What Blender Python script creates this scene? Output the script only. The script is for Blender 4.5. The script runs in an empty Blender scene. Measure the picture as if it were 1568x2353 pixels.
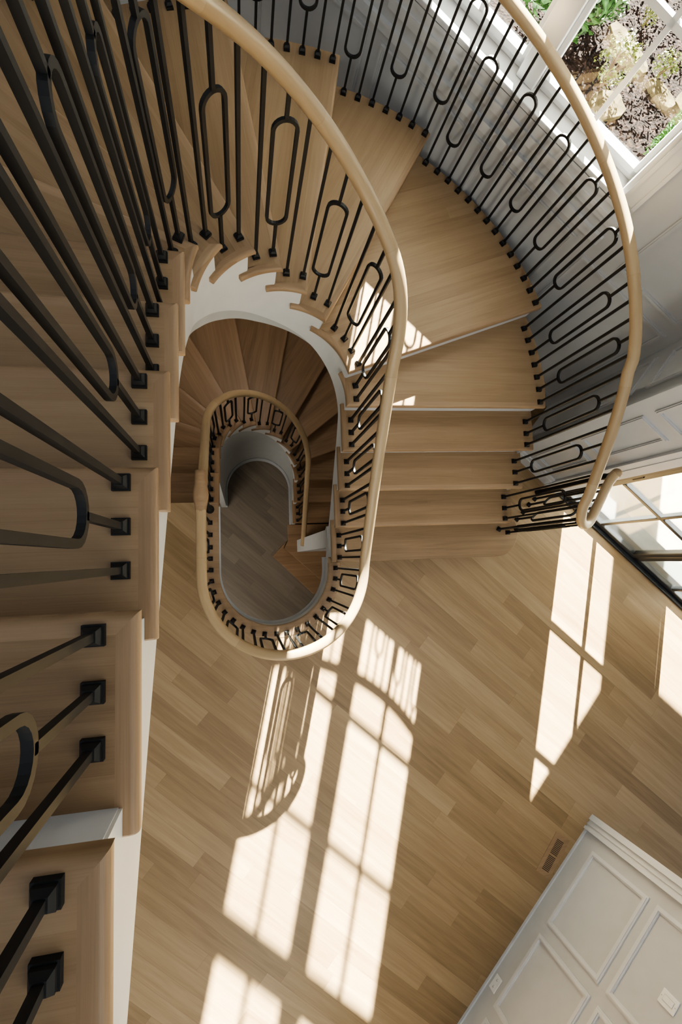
import bpy, bmesh, math, random
from math import sin, cos, pi, radians, degrees, sqrt, atan2, hypot, floor
from mathutils import Vector, Matrix
from mathutils.geometry import tessellate_polygon
random.seed(7)
SC = bpy.context.scene
COL = SC.collection
R = 0.18                      # upper riser
RL = 0.205                    # basement riser
CAMZ = 3.9336
# ------------------------------------------------------------------ objects
def tag(o, label=None, cat=None, group=None, kind=None):
    if label: o['label'] = label
    if cat: o['category'] = cat
    if group: o['group'] = group
    if kind: o['kind'] = kind
    return o
def link(name, me, parent=None, loc=None, rotz=None):
    o = bpy.data.objects.new(name, me); COL.objects.link(o)
    if parent: o.parent = parent
    if loc: o.location = loc
    if rotz: o.rotation_euler[2] = rotz
    return o
def empty(name, label, cat, loc=(0, 0, 0), group=None):
    o = link(name, None, None, loc); o.empty_display_size = .1
    return tag(o, label, cat, group)
def obj(name, bm, mat, parent=None, smooth=False, bevel=0, loc=None, rotz=None, seg=3, wld=False):
    me = bpy.data.meshes.new(name)
    bmesh.ops.recalc_face_normals(bm, faces=bm.faces)
    bm.to_mesh(me); bm.free()
    me.materials.append(mat)
    if smooth:
        for p in me.polygons: p.use_smooth = True
        if smooth != True: me.set_sharp_from_angle(angle=radians(smooth))
    o = link(name, me, parent, loc, rotz)
    if parent and wld: o.location = Vector(o.location) - parent.location
    if bevel:
        m = o.modifiers.new('bevel', 'BEVEL'); m.width = bevel; m.segments = seg; m.limit_method = 'ANGLE'; m.angle_limit = radians(50)
    return o
def struct(name, bm, mat, **k):
    o = obj(name, bm, mat, **k)
    if not k.get('parent'): o['kind'] = 'structure'
    return o
# ------------------------------------------------------------------ mesh helpers
def box(bm, x0, x1, y0, y1, z0, z1, f=None):
    """box in a frame given by f(a, b) -> (x, y)"""
    f = f or (lambda a, b: (a, b))
    v = [bm.verts.new((*f(a, b), z)) for z in (z0, z1) for a, b in ((x0, y0), (x1, y0), (x1, y1), (x0, y1))]
    for q in ((0, 1, 2, 3), (4, 5, 6, 7), (0, 1, 5, 4), (1, 2, 6, 5), (2, 3, 7, 6), (3, 0, 4, 7)):
        bm.faces.new([v[i] for i in q])
def prism(bm, pts, z0, z1):
    n = len(pts)
    a = [bm.verts.new((p[0], p[1], z0)) for p in pts]; b = [bm.verts.new((p[0], p[1], z1)) for p in pts]
    for i in range(n):
        j = (i + 1) % n; bm.faces.new((a[i], a[j], b[j], b[i]))
    bm.faces.new(b); bm.faces.new(a[::-1])
def quadstrip(bm, A, B):
    a = [bm.verts.new(p) for p in A]; b = [bm.verts.new(p) for p in B]
    for i in range(len(A) - 1): bm.faces.new((a[i], a[i + 1], b[i + 1], b[i]))
def sweep(bm, path, prof, closed=False, caps=True, up=Vector((0, 0, 1)), scale=None):
    """sweep a (side, up) profile along a path; u = around, v = length in metres"""
    uv = bm.loops.layers.uv.verify()
    P = [Vector(p) for p in path]; n = len(P); rings = []; L = [0]
    for i in range(n):
        if closed: t = P[(i + 1) % n] - P[i - 1]
        else: t = P[min(i + 1, n - 1)] - P[max(i - 1, 0)]
        t.normalize(); s = t.cross(up); s.normalize(); w = s.cross(t)
        k = scale[i] if scale else 1
        rings.append([bm.verts.new(P[i] + s * a * k + w * b * k) for a, b in prof])
        if i: L.append(L[-1] + (P[i] - P[i - 1]).length)
    m = len(prof)
    for i in range(n if closed else n - 1):
        r0, r1 = rings[i], rings[(i + 1) % n]
        for j in range(m):
            f = bm.faces.new((r0[j], r0[(j + 1) % m], r1[(j + 1) % m], r1[j]))
            for lp, (uu, vv) in zip(f.loops, ((j, i), (j + 1, i), (j + 1, i + 1), (j, i + 1))):
                lp[uv].uv = (L[vv] if vv < n else L[-1] + .01, uu / m * .2 + .05)
    if caps and not closed:
        bm.faces.new(rings[0][::-1]); bm.faces.new(rings[-1])
def circ(r, n=12, e=1.0):
    return [(r * cos(2 * pi * i / n), r * e * sin(2 * pi * i / n)) for i in range(n)]
def lathe(bm, cx, cy, prof, n=16):
    rings = [[bm.verts.new((cx + r * cos(2 * pi * i / n), cy + r * sin(2 * pi * i / n), z)) for i in range(n)] for r, z in prof]
    for a, b in zip(rings, rings[1:]):
        for i in range(n): bm.faces.new((a[i], a[(i + 1) % n], b[(i + 1) % n], b[i]))
    bm.faces.new(rings[0][::-1]); bm.faces.new(rings[-1])
def lerp(tab, t):
    if t <= tab[0][0]:
        (a, x), (b, y) = tab[0], tab[1]
    elif t >= tab[-1][0]:
        (a, x), (b, y) = tab[-2], tab[-1]
    else:
        for (a, x), (b, y) in zip(tab, tab[1:]):
            if a <= t <= b: break
    return x + (y - x) * (t - a) / (b - a)
def smooth(tab, t, w=.1):
    return sum(lerp(tab, t + w * k / 4) for k in range(-4, 5)) / 9
# ------------------------------------------------------------------ materials
def nt(name):
    m = bpy.data.materials.new(name); m.use_nodes = True
    t = m.node_tree; b = t.nodes['Principled BSDF']
    return m, t, b
def N(t, typ, **k):
    n = t.nodes.new(typ)
    for a, v in k.items():
        if a in ('operation', 'blend_type', 'data_type', 'noise_dimensions', 'feature'): setattr(n, a, v)
        else: n.inputs[a.replace('_', ' ')].default_value = v
    return n
def math_(t, op, a, b=None):
    n = t.nodes.new('ShaderNodeMath'); n.operation = op
    for i, x in enumerate((a, b)):
        if x is None: continue
        if isinstance(x, (int, float)): n.inputs[i].default_value = x
        else: t.links.new(x, n.inputs[i])
    return n.outputs[0]
def ramp(t, fac, stops):
    r = t.nodes.new('ShaderNodeValToRGB'); e = r.color_ramp.elements
    while len(e) < len(stops): e.new(.5)
    for i, (p, c) in enumerate(stops): e[i].position = p; e[i].color = (*c, 1)
    t.links.new(fac, r.inputs[0]); return r.outputs[0]
def plain(name, col, rough=.5, spec=.5, bump=0, metal=0):
    m, t, b = nt(name)
    nz = N(t, 'ShaderNodeTexNoise', Scale=9.0, Detail=3.0)
    tc = t.nodes.new('ShaderNodeTexCoord'); t.links.new(tc.outputs['Object'], nz.inputs['Vector'])
    c = ramp(t, nz.outputs[0], [(.3, tuple(x * .97 for x in col)), (.7, tuple(min(1, x * 1.02) for x in col))])
    t.links.new(c, b.inputs['Base Color'])
    b.inputs['Roughness'].default_value = rough; b.inputs['Specular IOR Level'].default_value = spec
    b.inputs['Metallic'].default_value = metal
    if bump:
        bp = N(t, 'ShaderNodeBump', Strength=bump, Distance=.002); nz2 = N(t, 'ShaderNodeTexNoise', Scale=220.0)
        t.links.new(tc.outputs['Object'], nz2.inputs['Vector']); t.links.new(nz2.outputs[0], bp.inputs['Height']); t.links.new(bp.outputs[0], b.inputs['Normal'])
    return m
def wood(name, dark, mid, light, plank=.127, length=1.3, rot=0, rough=.42, grain=1.0, seam=.55, perobj=False, coord='Object', vary=.34, tone=0):
    """strips along local x: per-strip tone, grain stretched along x, thin seams"""
    m, t, b = nt(name); L = t.links
    tc = t.nodes.new('ShaderNodeTexCoord')
    mp = t.nodes.new('ShaderNodeMapping'); mp.inputs['Rotation'].default_value = (0, 0, rot)
    L.new(tc.outputs[coord], mp.inputs[0])
    sx = t.nodes.new('ShaderNodeSeparateXYZ'); L.new(mp.outputs[0], sx.inputs[0])
    x, y, z = sx.outputs
    if perobj:
        oi = t.nodes.new('ShaderNodeObjectInfo'); rnd = math_(t, 'MULTIPLY', oi.outputs['Random'], 50)
    else: rnd = 0.0
    vy = math_(t, 'DIVIDE', y, plank); row = math_(t, 'FLOOR', vy)
    wr = t.nodes.new('ShaderNodeTexWhiteNoise'); wr.noise_dimensions = '2D'
    cb = t.nodes.new('ShaderNodeCombineXYZ'); L.new(row, cb.inputs[0])
    if perobj: L.new(rnd, cb.inputs[1])
    L.new(cb.outputs[0], wr.inputs['Vector'])
    vx = math_(t, 'ADD', math_(t, 'DIVIDE', x, length), math_(t, 'MULTIPLY', wr.outputs['Value'], 7.3))
    colm = math_(t, 'FLOOR', vx)
    cb2 = t.nodes.new('ShaderNodeCombineXYZ'); L.new(row, cb2.inputs[0]); L.new(colm, cb2.inputs[1])
    if perobj: L.new(rnd, cb2.inputs[2])
    w2 = t.nodes.new('ShaderNodeTexWhiteNoise'); w2.noise_dimensions = '3D'; L.new(cb2.outputs[0], w2.inputs['Vector'])
    # grain
    cg = t.nodes.new('ShaderNodeCombineXYZ')
    L.new(math_(t, 'ADD', math_(t, 'MULTIPLY', x, 1.6), math_(t, 'MULTIPLY', w2.outputs['Value'], 40)), cg.inputs[0])
    L.new(math_(t, 'MULTIPLY', y, 26), cg.inputs[1]); L.new(math_(t, 'MULTIPLY', z, 26), cg.inputs[2])
    g1 = N(t, 'ShaderNodeTexNoise', Scale=1.0, Detail=5.0, Roughness=.6, Distortion=.6); L.new(cg.outputs[0], g1.inputs['Vector'])
    cg2 = t.nodes.new('ShaderNodeVectorMath'); cg2.operation = 'MULTIPLY'; L.new(cg.outputs[0], cg2.inputs[0]); cg2.inputs[1].default_value = (3, 14, 14)
    g2 = N(t, 'ShaderNodeTexNoise', Scale=1.0, Detail=2.0); L.new(cg2.outputs[0], g2.inputs['Vector'])
    f = math_(t, 'ADD', math_(t, 'MULTIPLY', w2.outputs['Value'], vary), math_(t, 'ADD', math_(t, 'MULTIPLY', math_(t, 'SUBTRACT', g1.outputs[0], .5), 1.15 * grain), math_(t, 'MULTIPLY', math_(t, 'SUBTRACT', g2.outputs[0], .5), .45 * grain)))
    f = math_(t, 'ADD', f, .5 - vary / 2 - tone / 2)
    if perobj and tone: f = math_(t, 'ADD', f, math_(t, 'MULTIPLY', oi.outputs['Random'], tone))
    c = ramp(t, f, [(.08, dark), (.5, mid), (.95, light)])
    # seams
    fy = math_(t, 'FRACT', vy); ey = math_(t, 'MULTIPLY', math_(t, 'MINIMUM', fy, math_(t, 'SUBTRACT', 1, fy)), plank)
    fx = math_(t, 'FRACT', vx); ex = math_(t, 'MULTIPLY', math_(t, 'MINIMUM', fx, math_(t, 'SUBTRACT', 1, fx)), length)
    e = math_(t, 'LESS_THAN', math_(t, 'MINIMUM', ex, ey), .0011)
    mx = t.nodes.new('ShaderNodeMix'); mx.data_type = 'RGBA'; mx.blend_type = 'MULTIPLY'
    L.new(math_(t, 'MULTIPLY', e, seam), mx.inputs[0]); L.new(c, mx.inputs[6]); mx.inputs[7].default_value = (.45, .38, .3, 1)
    L.new(mx.outputs[2], b.inputs['Base Color'])
    b.inputs['Roughness'].default_value = rough; b.inputs['Specular IOR Level'].default_value = .35
    bp = N(t, 'ShaderNodeBump', Strength=.12, Distance=.002); L.new(g2.outputs[0], bp.inputs['Height']); L.new(bp.outputs[0], b.inputs['Normal'])
    return m
AU = atan2(-.671, .742)                # direction of the window and door walls
OAK_D, OAK_M, OAK_L = (.18, .115, .056), (.30, .202, .108), (.415, .295, .172)
M_FLOOR = wood('oak_floor', OAK_D, OAK_M, OAK_L, .127, 1.3, rot=-AU, rough=.4, grain=.7, vary=.42, seam=.4)
M_BASE = wood('grey_oak_floor', (.12, .095, .07), (.18, .145, .105), (.25, .205, .155), .11, 1.2, rot=-AU, rough=.5, grain=.7)
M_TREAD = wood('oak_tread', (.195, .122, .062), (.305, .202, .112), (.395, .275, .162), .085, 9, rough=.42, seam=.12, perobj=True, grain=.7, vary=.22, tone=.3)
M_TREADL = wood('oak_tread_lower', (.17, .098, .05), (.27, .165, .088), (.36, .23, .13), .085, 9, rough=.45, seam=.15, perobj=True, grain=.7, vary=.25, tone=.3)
M_RET = wood('oak_return', (.22, .14, .075), (.325, .215, .125), (.42, .295, .18), .3, 9, rough=.42, seam=0, perobj=True, grain=.7)
M_RAIL = wood('oak_rail', (.29, .195, .10), (.40, .285, .16), (.50, .37, .22), 1.0, .58, rough=.36, seam=.25, grain=.55, vary=.3, coord='UV')
M_IRON = plain('black_iron', (.007, .007, .0075), .55)
M_STEEL = plain('dark_steel', (.026, .028, .031), .3, .6)
M_WHITE = plain('white_paint', (.70, .69, .655), .45, .3)
M_WALL = plain('wall_paint', (.535, .54, .54), .5, .3)
M_TRIM = plain('trim_paint', (.63, .64, .65), .35, .4)
M_GREYW = plain('grey_shadow_paint', (.50, .50, .47), .6, .2)  # grey wall paint; also shade painted on the band under the stringer
M_PLAST = plain('white_plastic', (.80, .80, .79), .3, .5)
M_SLOT = plain('slot_dark', (.07, .05, .035), .7, .2)
def glass():
    m, t, b = nt('clear_glass'); t.nodes.remove(b); L = t.links
    o = t.nodes['Material Output']; tr = t.nodes.new('ShaderNodeBsdfTransparent'); tr.inputs[0].default_value = (.97, .985, .975, 1)
    gl = t.nodes.new('ShaderNodeBsdfGlossy'); gl.inputs['Roughness'].default_value = .02
    fr = t.nodes.new('ShaderNodeFresnel'); fr.inputs[0].default_value = 1.45
    mx = t.nodes.new('ShaderNodeMixShader'); L.new(math_(t, 'MULTIPLY', fr.outputs[0], .7), mx.inputs[0]); L.new(tr.outputs[0], mx.inputs[1]); L.new(gl.outputs[0], mx.inputs[2]); L.new(mx.outputs[0], o.inputs[0])
    return m
M_GLASS = glass()
def speckle(name, stops, scale, bump=.6, rough=.9):
    m, t, b = nt(name); L = t.links
    tc = t.nodes.new('ShaderNodeTexCoord')
    v = N(t, 'ShaderNodeTexVoronoi', Scale=scale); L.new(tc.outputs['Object'], v.inputs['Vector'])
    n = N(t, 'ShaderNodeTexNoise', Scale=scale * .3, Detail=5.0); L.new(tc.outputs['Object'], n.inputs['Vector'])
    sep = t.nodes.new('ShaderNodeSeparateColor'); L.new(v.outputs['Color'], sep.inputs[0])
    f = math_(t, 'ADD', math_(t, 'MULTIPLY', sep.outputs[0], .6), math_(t, 'MULTIPLY', n.outputs[0], .4))
    L.new(ramp(t, f, stops), b.inputs['Base Color']); b.inputs['Roughness'].default_value = rough; b.inputs['Specular IOR Level'].default_value = .1
    bp = N(t, 'ShaderNodeBump', Strength=bump, Distance=.02); L.new(v.outputs['Distance'], bp.inputs['Height']); L.new(bp.outputs[0], b.inputs['Normal'])
    return m
M_MULCH = speckle('bark_mulch', [(.15, (.004, .0022, .0018)), (.5, (.013, .0072, .006)), (.74, (.026, .015, .012)), (.95, (.075, .05, .04))], 28)
M_PAVE = speckle('pale_paving', [(.2, (.55, .50, .42)), (.6, (.66, .61, .53)), (.9, (.75, .70, .62))], 5, bump=.08)
M_STONE_LIGHT = speckle('tan_stone_and_light', [(.2, (.06, .045, .022)), (.6, (.095, .074, .038)), (.9, (.14, .115, .065))], 14, bump=.3)  # tan for the stone under the shrub and for reflected light patches
M_SLAB = plain('pale_sill_stone', (.55, .62, .58), .6, .3)
def leafmat(name, a, b_):
    m, t, b = nt(name); oi = t.nodes.new('ShaderNodeTexCoord')
    n = N(t, 'ShaderNodeTexNoise', Scale=22.0, Detail=2.0); t.links.new(oi.outputs['Object'], n.inputs['Vector'])
    t.links.new(ramp(t, n.outputs[0], [(.35, a), (.65, b_)]), b.inputs['Base Color'])
    b.inputs['Roughness'].default_value = .35; return m
M_LEAF = leafmat('glossy_leaf', (.012, .04, .008), (.05, .12, .03))
M_LEAFY = leafmat('yellow_green_leaf', (.045, .065, .01), (.13, .145, .03))
M_HEDGE = leafmat('hedge_leaf', (.008, .035, .004), (.04, .12, .012))
M_BARK = plain('bark', (.12, .08, .05), .8, .2)
# ------------------------------------------------------------------ plan of the stair
CX0, CY0, YB = .261, 1.01, -.09      # centre of the winders, centre of the lower U
R0 = .43                             # radius of the well at the nosings
ARC = pi * R0
def well(t, r=R0):
    """point on the well outline offset to radius r; t = metres along the r=R0 line, 0 where the right straight meets the top arc"""
    if t < -1.10:
        a = (-1.10 - t) / R0
        if a <= pi: return (CX0 + r * cos(a), YB - r * sin(a))
        return (CX0 - r, YB + (a - pi) * R0)
    if t <= 0: return (CX0 + r, CY0 + t)
    a = t / R0
    if a <= pi: return (CX0 + r * cos(a), CY0 + r * sin(a))
    return (CX0 - r, CY0 - (t - ARC))
def wt(a_deg=None, y=None, side=1):
    if a_deg is not None: return radians(a_deg) * R0
    return (y - CY0) if side > 0 else ARC + (CY0 - y)
RO = 1.905
def outer(a, r=RO):
    """a < 0: straight part, metres below the arc; a >= 0 degrees on the arc; a > 180 straight on the left"""
    if a < 0: return (2.15 + (r - RO), CY0 + a)
    if a > 180: return (CX0 - r, CY0 - (a - 180) / 100)
    return (CX0 + r * cos(radians(a)), CY0 + r * sin(radians(a)))
# nosing positions: step -> (t on the well, outer parameter)
NOSE = {1: (-1.053, -1.053), 2: (-.796, -.79), 3: (-.542, -.535), 4: (-.293, -.272), 5: (-.033, -.004), 6: (wt(16.3), 19.7), 7: (wt(55.5), 59.6), 8: (wt(74.8), 79.3),
        9: (wt(94), 98.5), 10: (wt(113.3), 118.5), 11: (wt(137), 140.5), 12: (wt(157.6), 160), 13: (wt(177.6), 178.5), 14: (wt(y=.753, side=-1), 180 + 25.7)}
for k in range(15, 21):
    y = .753 - .2745 * (k - 14) - .004 * (k - 15); NOSE[k] = (wt(y=y, side=-1), 180 + (CY0 - y) * 100)
def seg(a, b, n):
    return [a + (b - a) * i / n for i in range(n + 1)]
def shift(p, q, d):
    """offset segment p->q to its left by d"""
    dx, dy = q[0] - p[0], q[1] - p[1]; l = hypot(dx, dy)
    return (p[0] - dy / l * d, p[1] + dx / l * d), (q[0] - dy / l * d, q[1] + dx / l * d)
TH = .032
def local(pts, o, a):
    c, s = cos(-a), sin(-a)
    return [((p[0] - o[0]) * c - (p[1] - o[1]) * s, (p[0] - o[0]) * s + (p[1] - o[1]) * c) for p in pts]
def round_edges(bm, z, test, r=.014):
    """round the upper front edge of a tread"""
    E = [e for e in bm.edges if all(abs(v.co.z - z) < 1e-5 for v in e.verts) and test(e)]
    bmesh.ops.bevel(bm, geom=E, offset=r, segments=5, profile=.5, affect='EDGES')
def nosing_strip(bm, ta, tb, z, o, a, rw=None, mitre=False):
    """return nosing with a rounded inner edge and rounded ends, following the well"""
    rw = rw or RW
    prof = [(rw, -TH), (rw, 0), (.014, 0), (.0095, -.0008), (.0055, -.003), (.0028, -.0058), (.001, -.0095), (0, -.0145), (0, -TH + .006), (.005, -TH)]
    T = [(ta, 1.1), (ta + .0015, .65), (ta + .005, .28), (ta + .012, .03)] + [(t, 0) for t in seg(ta + .015, tb - .012, 10)] + [(tb - .003, 0), (tb, .2)]
    rings = []
    for t, q in T:
        if mitre and t < ta + .02: q = 0
        pts = local([well(max(t, ta + p[0]) if mitre else t, R0 + p[0] + (q * .002 if p[0] < .02 else 0)) for p in prof], o, a)
        rings.append([bm.verts.new((x, y, z + (p[1] if p[1] < -.016 else p[1] - q * .012))) for (x, y), p in zip(pts, prof)])
    for r0, r1 in zip(rings, rings[1:]):
        for j in range(len(prof)): bm.faces.new((r0[j], r0[(j + 1) % len(prof)], r1[(j + 1) % len(prof)], r1[j]))
    bm.faces.new(rings[0]); bm.faces.new(rings[-1][::-1])
# ------------------------------------------------------------------ upper staircase
stair = empty('curved_staircase', 'upper flight of curved oak stairs winding around the open well with white risers', 'staircase')
def outarc(a, b):
    n = max(2, int(abs(b - a) / 4)) if b > 0 else 2
    return [outer(x) for x in seg(a, b, n)]
RW = .036        # width of the return nosing
for k in range(1, 20):
    z = k * R; t0, o0 = NOSE[k]; t1, o1 = NOSE[k + 1]
    i0, q0 = well(t0), outer(o0); i1, q1 = well(t1), outer(o1)
    ang = atan2(q0[1] - i0[1], q0[0] - i0[0])
    # body: from the nose to under the next step
    b0 = well(t0, R0 + RW); dn = .045
    bi, bo = shift(well(t1, R0 + RW), q1, dn)
    inner = [well(t, R0 + RW) for t in seg(t0, t1, 8)]
    if k == 1:
        # bullnose starting step wrapping the end of the railing
        nose = [(.69, -.045), (1.93, -.046), (2.12, -.046), (2.18, -.034), (2.235, -.002), (2.275, .05), (2.303, .11), (2.312, .17), (2.302, .225), (2.275, .27), (2.235, .298), (2.14, .30)]
        pts = [(CX0 + R0 + RW, -.045)] + nose[1:] + [(2.14, .26)] + [bi] + inner[1:-1][::-1]
    else:
        m0, n1 = well(t0 + RW, R0 + RW), shift(i0, q0, RW)[1]
        pts = [m0, n1] + outarc(o0, o1)[1:] + [bo, bi] + [p for t, p in zip(seg(t0, t1, 8), inner) if t0 + RW + .004 < t < t1 - .001][::-1]
    bm = bmesh.new(); prism(bm, local(pts, i0, ang), z - TH, z)
    if k == 1: round_edges(bm, z, lambda e: True)
    tr = obj('tread', bm, M_TREAD, stair, smooth=35, loc=(i0[0], i0[1], 0), rotz=ang)
    if k > 1:
        bm = bmesh.new(); prism(bm, local([i0, q0, n1, m0], i0, ang), z - TH, z)
        round_edges(bm, z, lambda e: abs(e.verts[0].co.y) < .01 and abs(e.verts[1].co.y) < .01)
        obj('front_nosing', bm, M_RET, tr, smooth=35)
    # return nosing along the well, running a little past the next nose
    te = t1 + .075
    bm = bmesh.new()
    nosing_strip(bm, t0, te, z, i0, ang + pi / 2, mitre=k > 1)
    rn = obj('return_nosing', bm, M_RET, tr, rotz=pi / 2, smooth=35)
    # riser
    ri, ro = shift(well(t0, R0 + .03), q0, .028)
    bm = bmesh.new()
    if k == 1:
        cpts = [(.705, -.015), (2.10, -.015), (2.17, 0), (2.22, .03), (2.26, .08), (2.283, .16), (2.27, .22), (2.22, .268), (2.14, .27)]
        quadstrip(bm, [(*p, 0) for p in cpts], [(*p, z - TH) for p in cpts])
        bm2 = bmesh.new(); bm2.free()
    else:
        r2i, r2o = shift(well(t0, R0 + .03), q0, .046)
        prism(bm, [ri, ro, r2o, r2i], (k - 1) * R, z - TH)
    obj('riser', bm, M_TRIM, stair)
# inner stringer
RS = R0 + .024
WB = [(-1.4, -.30), (-1.05, -.28), (-.73, -.03), (-.43, .19), (-.23, .33), (-.11, .44), (.06, .51), (wt(30), .64), (wt(50), .76), (wt(71), .90), (wt(91), .985), (wt(109), 1.14), (wt(124), 1.27), (wt(137), 1.395), (wt(150), 1.50), (wt(170), 1.70),
      (wt(y=.9, side=-1), 1.98), (wt(y=.65, side=-1), 2.25), (wt(y=.2, side=-1), 2.52), (wt(y=-.34, side=-1), 2.83), (wt(y=-.79, side=-1), 3.05), (wt(y=-1.3, side=-1), 3.38)]
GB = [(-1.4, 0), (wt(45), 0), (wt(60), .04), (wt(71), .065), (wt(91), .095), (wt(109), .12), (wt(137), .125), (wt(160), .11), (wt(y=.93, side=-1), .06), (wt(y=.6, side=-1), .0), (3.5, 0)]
def wb(t): return smooth(WB, t, .12)
def strip_steps(ts_steps, rad, topz, bot, name, parent, mat, flip=1):
    bm = bmesh.new()
    for k, (ta, tb) in ts_steps:
        T = seg(ta, tb, 8)
        quadstrip(bm, [(*well(t, rad), topz(k)) for t in T], [(*well(t, rad), bot(t)) for t in T])
        quadstrip(bm, [(*well(t, rad + .03), topz(k)) for t in T], [(*well(t, rad + .03), bot(t)) for t in T])
        quadstrip(bm, [(*well(t, rad), bot(t)) for t in T], [(*well(t, rad + .03), bot(t)) for t in T])
        for tt in (ta, tb):
            quadstrip(bm, [(*well(tt, rad), topz(k)), (*well(tt, rad + .03), topz(k))], [(*well(tt, rad), bot(tt)), (*well(tt, rad + .03), bot(tt))])
    bmesh.ops.remove_doubles(bm, verts=bm.verts, dist=1e-5)
    return obj(name, bm, mat, parent)
steps = [(k, (NOSE[k][0] + .03, NOSE[k + 1][0] + .03)) for k in range(1, 20)]
strip_steps(steps, RS, lambda k: k * R - TH, wb, 'inner_stringer', stair, M_WHITE)
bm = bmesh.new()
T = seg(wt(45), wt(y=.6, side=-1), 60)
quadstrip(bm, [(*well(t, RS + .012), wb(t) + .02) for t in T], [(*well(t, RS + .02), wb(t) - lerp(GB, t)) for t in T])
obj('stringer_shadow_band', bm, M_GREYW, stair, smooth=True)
# soffit and outer stringer
def t2o(t):
    tab = sorted((NOSE[k][0], NOSE[k][1]) for k in NOSE); return lerp(tab, t)
# use an angle-like parameter that is continuous for the outer line
def opt(t, r=RO):
    tab = []
    for k in sorted(NOSE):
        o = NOSE[k][1]
        s = o if o < 0 else (radians(min(o, 180)) * RO + (max(o, 180) - 180) / 100)
        tab.append((NOSE[k][0], s))
    s = lerp(tab, t)
    if s < 0: return outer(s, r)
    if s > pi * RO: return outer(180 + (s - pi * RO) * 100, r)
    return outer(degrees(s / RO), r)
T = seg(-1.0, 2.95, 120)
bm = bmesh.new(); quadstrip(bm, [(*well(t, RS + .02), wb(t) - lerp(GB, t) + .002) for t in T], [(*opt(t, RO - .03), wb(t) - lerp(GB, t) + .002) for t in T])
obj('soffit', bm, M_WHITE, stair, smooth=True)
bm = bmesh.new()
for k in range(1, 20):
    tt = seg(NOSE[k][0] + .01, NOSE[k + 1][0] + .01, 10)
    quadstrip(bm, [(*opt(t, RO - .03), k * R - TH) for t in tt], [(*opt(t, RO - .03), min(wb(t), k * R - .1)) for t in tt])
obj('outer_stringer', bm, M_WHITE, stair)
# ------------------------------------------------------------------ railings
BAR = .0068
def baluster(parent, x, y, ang, z0, z1, loop=None, name='baluster'):
    """square iron bar from the tread to the rail; loop = (zbottom, ztop) makes the elongated ring"""
    bm = bmesh.new(); c, s = cos(ang), sin(ang)
    f = lambda a, b: (a * c - b * s, a * s + b * c)
    if not loop: box(bm, -BAR, BAR, -BAR, BAR, 0, z1 - z0, f)
    else:
        a, b = loop; w = .044
        box(bm, -BAR, BAR, -BAR, BAR, 0, a + .004, f); box(bm, -BAR, BAR, -BAR, BAR, b - .004, z1 - z0, f)
        path = [(w * cos(q), a + w + BAR + w * sin(q) - BAR) for q in seg(pi, 2 * pi, 10)] + [(w * cos(q), b - w + w * sin(q)) for q in seg(0, pi, 10)]
        n = len(path); rings = []
        for i in range(n):
            p0, p1 = path[i - 1], path[(i + 1) % n]
            dx, dz = p1[0] - p0[0], p1[1] - p0[1]; l = hypot(dx, dz); nx, nz = dz / l, -dx / l
            px, pz = path[i]
            rings.append([bm.verts.new((*f(px + nx * e * BAR, g * BAR), pz + nz * e * BAR)) for e, g in ((-1, -1), (1, -1), (1, 1), (-1, 1))])
        for i in range(n):
            r0, r1 = rings[i], rings[(i + 1) % n]
            for j in range(4): bm.faces.new((r0[j], r0[(j + 1) % 4], r1[(j + 1) % 4], r1[j]))
    o = obj(name, bm, M_IRON, parent, loc=(x, y, z0))
    bm = bmesh.new()
    box(bm, -.0175, .0175, -.0175, .0175, 0, .012, f)
    def fr(h0, h1, z0_, z1_):
        v = [bm.verts.new((*f(sx * h, sy * h), zz)) for h, zz in ((h0, z0_), (h1, z1_)) for sx, sy in ((-1, -1), (1, -1), (1, 1), (-1, 1))]
        for q in ((4, 5, 6, 7), (0, 1, 5, 4), (1, 2, 6, 5), (2, 3, 7, 6), (3, 0, 4, 7)): bm.faces.new([v[i] for i in q])
    fr(.0145, .0145, .012, .02); fr(.0145, .009, .02, .030)
    obj('shoe', bm, M_IRON, o)
    return o
PROF = [(.0315 * (abs(cos(a)) ** .85) * (1 if cos(a) >= 0 else -1), .027 * (abs(sin(a)) ** .85) * (1 if sin(a) >= 0 else -1)) for a in [2 * pi * i / 20 for i in range(20)]]
RB = R0 + .066
# --- inner rail: guard around the lower U continuing up the flight
UZ = .885
RZ = [(-6, UZ), (-1.35, UZ), (-1.16, UZ + .005)] + [(NOSE[k][0], k * R + .765 + {4: .015, 5: .045, 6: .075, 7: .115, 8: .105, 9: .095, 10: .095, 11: .105, 12: .105}.get(k, .105 if k > 12 else 0)) for k in range(1, 21)]
def rz(t): return smooth(RZ, t, .11)
inrail = empty('inner_stair_railing', 'oak handrail on black iron balusters around the open well and up the inner stair edge', 'railing')
bm = bmesh.new(); TT = seg(-2.98, 3.0, 240)
sweep(bm, [(*well(t, RB), rz(t)) for t in TT], PROF)
obj('handrail', bm, M_RAIL, inrail, smooth=True)
def rail_ang(x, y):
    """direction of the inner rail at a bar"""
    if y > CY0: return atan2(y - CY0, x - CX0) + pi / 2
    if y < YB: return atan2(y - YB, x - CX0) + pi / 2
    return pi / 2
def near_t(x, y):
    if y >= CY0: return atan2(y - CY0, x - CX0) * R0
    if y <= YB: return -1.10 - atan2(YB - y, x - CX0) * R0
    if x > CX0: return y - CY0
    return None
LPA = {12: (.215, .75), 13: (.245, .775)}
def inbar(x, y, k, loop, left=False):
    t = wt(y=y, side=-1) if left else near_t(x, y)
    z0 = k * R; z1 = rz(t) - .015
    la, lb = LPA.get(k, (.225, .76) if k < 12 else (.245, .785))
    baluster(inrail, x, y, pi / 2 if left else rail_ang(x, y), z0, z1, (la, min(lb, z1 - z0 - .06)) if loop else None)
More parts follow.
